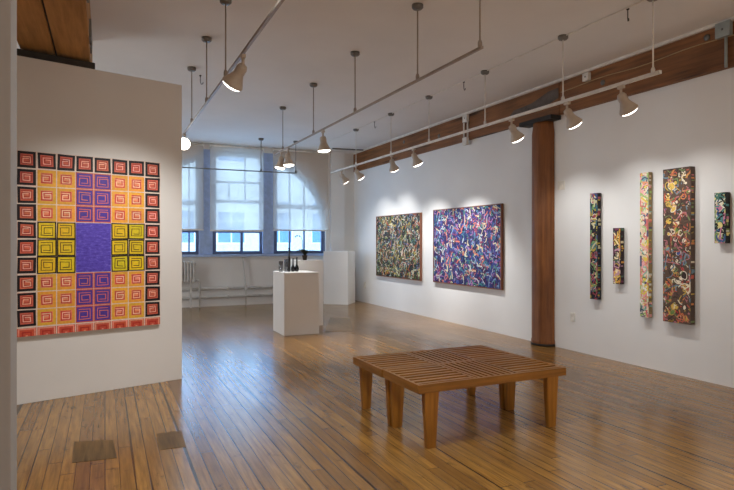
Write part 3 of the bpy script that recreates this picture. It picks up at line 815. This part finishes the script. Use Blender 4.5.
def bottle(px, prof, lab, py=270.4):
    p = onY(px, py, 8.95); bm = NB(); lathe(bm, prof, 20)
    t = tag(obj('bottle', bm, 'black', None, (p.x, p.y, PZ)), lab, 'bottle', 'dark bottles')
    zt_ = prof[-1][1]; bm = NB(); lathe(bm, [(.0, zt_ - .002), (.014, zt_ - .002), (.015, zt_ + .012), (.009, zt_ + .014), (.0, zt_ + .014)], 14); obj('stopper', bm, 'black', t)
bottle(289.0, [(.022, 0), (.026, .02), (.024, .20), (.012, .27), (.011, .37)], 'tall slender black bottle, highest on the pedestal')
bottle(293.0, [(.026, 0), (.034, .03), (.031, .07), (.012, .11), (.009, .20)], 'round-based black bottle with a thin neck in the middle of the pedestal', 271)
bottle(296.8, [(.026, 0), (.034, .03), (.030, .075), (.012, .115), (.009, .215)], 'round-based black bottle with a thin neck, nearest the orchid', 270.8)
# orchid
p = onZ(304.5, 259.3, 1.135); ox, oy = 3.16, 9.52
q = onY(304.8, 258, 9.56)
orc = thing('potted_orchid', 'dark-leaved potted orchid with one arching stem on the rear pedestal', 'plant', (q.x, 9.56, 1.135))
bm = NB(); lathe(bm, [(.0, .0), (.034, 0), (.046, .075), (.05, .08), (.046, .085), (.0, .075)], 18); obj('pot', bm, 'pot', orc)
for k in range(8):
    a = R(k * 45 + 12); ln = .21 + .07 * ((k * 7) % 3) / 2; bm = NB(); N = 6; rows = []
    for i in range(N + 1):
        t = i / N; x = ln * t * .75; z = .075 + ln * (1.25 * t - .95 * t * t); ww = .034 * math.sin(math.pi * min(1, .12 + t * .88)) + .002
        ctr = Vector((x * math.cos(a), x * math.sin(a), z)); sd = Vector((-math.sin(a), math.cos(a), 0))
        rows.append([bm.verts.new(ctr + sd * ww), bm.verts.new(ctr - Vector((0, 0, .005))), bm.verts.new(ctr - sd * ww)])
    for r0, r1 in zip(rows, rows[1:]):
        for j in range(2): bm.faces.new((r0[j], r0[j + 1], r1[j + 1], r1[j]))
    bmesh.ops.solidify(bm, geom=bm.faces[:], thickness=.003)
    obj('leaf', bm, 'leaf', orc)
bm = NB(); tube(bm, [(-.0, 0, .07), (-.03, 0, .16), (-.045, 0, .26), (-.045, 0, .34), (-.065, 0, .40), (-.10, 0, .43), (-.14, 0, .435), (-.175, 0, .415)], .005, 6, .003); obj('stem', bm, 'leaf', orc)
for k, (x, z) in enumerate(((-.095, .425), (-.14, .43), (-.17, .415))):
    bm = NB(); bmesh.ops.create_icosphere(bm, subdivisions=2, radius=.012, matrix=Matrix.Translation((x, 0, z - .01)) @ Matrix.Diagonal((1, .8, 1.2, 1))); obj('bud', bm, 'leaf', orc)

# ------------------------------------------------------------------ radiator and pipes under the window
rad = thing('radiator', 'white ribbed radiator under the left window beside the partition edge', 'radiator', (0, BY - .14, 0))
xr = onY(195.5, 270, BY - .14).x; z0, z1 = .56, 1.03
for k in range(14):
    x = xr - .05 - k * .062
    bm = NB()
    box(bm, x - .021, x + .021, -.07, .07, z0 + .03, z1 - .03, .015); lathe(bm, [(.024, z0), (.03, z0 + .04), (.024, z0 + .08)], 10, Matrix.Translation((x, -.04, 0))); lathe(bm, [(.024, z1 - .08), (.03, z1 - .04), (.02, z1)], 10, Matrix.Translation((x, -.04, 0)))
    obj('section', bm, 'radiator', rad)
bm = NB(); tube(bm, [(xr - .95, 0, z0 + .04), (xr, 0, z0 + .04)], .02, 8); tube(bm, [(xr - .95, 0, z1 - .05), (xr, 0, z1 - .05)], .02, 8)
tube(bm, [(xr, 0, z0 + .04), (xr + .07, 0, z0 + .04), (xr + .09, 0, z0), (xr + .09, 0, .0)], .018, 8)
for x in (xr - .8, xr - .1): box(bm, x - .02, x + .02, -.02, .02, 0, z0 + .05)
obj('pipe', bm, 'radiator', rad)
for z, r, lab in ((.40, .03, 'upper white heating pipe along the wall under the windows'), (.21, .026, 'lower white heating pipe along the wall near the floor')):
    t = thing('heating_pipe', lab, 'pipe', (0, BY - .05, z), 0, 'heating pipes')
    bm = NB(); tube(bm, [(-1.2, 0, 0), (5.2, 0, 0)], r, 12); obj('tube', bm, 'radiator', t)
    for x in (-1, .6, 2.55, 3.6, 4.4):
        bm = NB(); box(bm, x - .015, x + .015, -.035, .048, -.04, .04, .004); obj('bracket', bm, 'radiator', t)
t = thing('riser_pipe', 'thin white riser pipe on the wall below the middle window', 'pipe', (onY(246, 290, BY - .12).x, BY - .12, 0))
bm = NB(); tube(bm, [(0, 0, 0), (0, 0, .42), (-.03, .03, .7), (-.06, .08, 1.1)], .016, 8); obj('tube', bm, 'radiator', t)
bm = NB(); box(bm, -.03, .03, -.03, .03, .34, .46, .008); obj('valve', bm, 'radiator', t)

# ------------------------------------------------------------------ light
wd = bpy.data.worlds.new('overcast_sky'); sc.world = wd; wd.use_nodes = True
bg = wd.node_tree.nodes['Background']; bg.inputs[0].default_value = (.42, .66, 1.0, 1); bg.inputs[1].default_value = 5.0
def light(kind, name, loc, energy, color, **kw):
    L_ = bpy.data.lights.new(name, kind); L_.energy = energy; L_.color = color
    for k, v in kw.items(): setattr(L_, k, v)
    o = bpy.data.objects.new(name, L_); COL.objects.link(o); o.location = loc; return o
# daylight entering at the arched window (light portal just outside the opening)
o = light('AREA', 'window_daylight', (2.8, BY + .5, 2.3), 52, (.55, .74, 1.0), shape='RECTANGLE', size=4.2, size_y=2.3)
o.rotation_euler = (R(-90), 0, 0)
o = light('AREA', 'blue_floor_fill', (2.5, BY - .25, 1.95), 24, (.22, .52, 1.0), shape='RECTANGLE', size=2.4, size_y=1.5)  # added blue fill inside the room, for the sheen on the floor
o.rotation_euler = (R(-90), 0, 0)
# added unseen fills, behind the partition and behind the viewer; no windows stand there
o = light('AREA', 'side_fill', (-3.9, 10.0, 2.1), 140, (.90, .95, 1.0), shape='RECTANGLE', size=4.5, size_y=2.4)
o.rotation_euler = (0, R(-90), 0)
o = light('AREA', 'rear_fill', (1.5, -5.9, 1.2), 90, (.95, .98, 1.0), shape='RECTANGLE', size=8.5, size_y=2.6)
o.rotation_euler = (R(90), 0, 0)
# added fill spots without fixtures, behind the viewer and over the near floor
for x, y, e_, sz in ((.55, 3.1, 260, 110), (3.0, 2.7, 90, 120), (1.4, -2.2, 520, 110), (3.4, -1.0, 700, 112), (0.0, -4.0, 600, 115), (3.6, -4.0, 600, 115)):
    g = light('SPOT', 'ceiling_fill', (x, y, 3.5), e_, (.92, .975, 1.0), shadow_soft_size=.2, spot_size=R(sz), spot_blend=.8)

# ------------------------------------------------------------------ camera
cam = bpy.data.cameras.new('camera'); co = bpy.data.objects.new('camera', cam); COL.objects.link(co)
co.location = (0, 0, H); co.rotation_euler = (R(90), 0, -ANG)
cam.sensor_width = 36; cam.lens = F / 734 * 36; cam.shift_y = -3 / 734; cam.clip_start = .05
sc.camera = co
vs = sc.view_settings; vs.view_transform = 'Standard'; vs.look = 'None'; vs.gamma = 1; vs.use_curve_mapping = False; vs.exposure = 0
sc.cycles.use_denoising = True
sc.cycles.max_bounces = 10; sc.cycles.diffuse_bounces = 6; sc.cycles.transparent_max_bounces = 12
sc.cycles.sample_clamp_indirect = 6
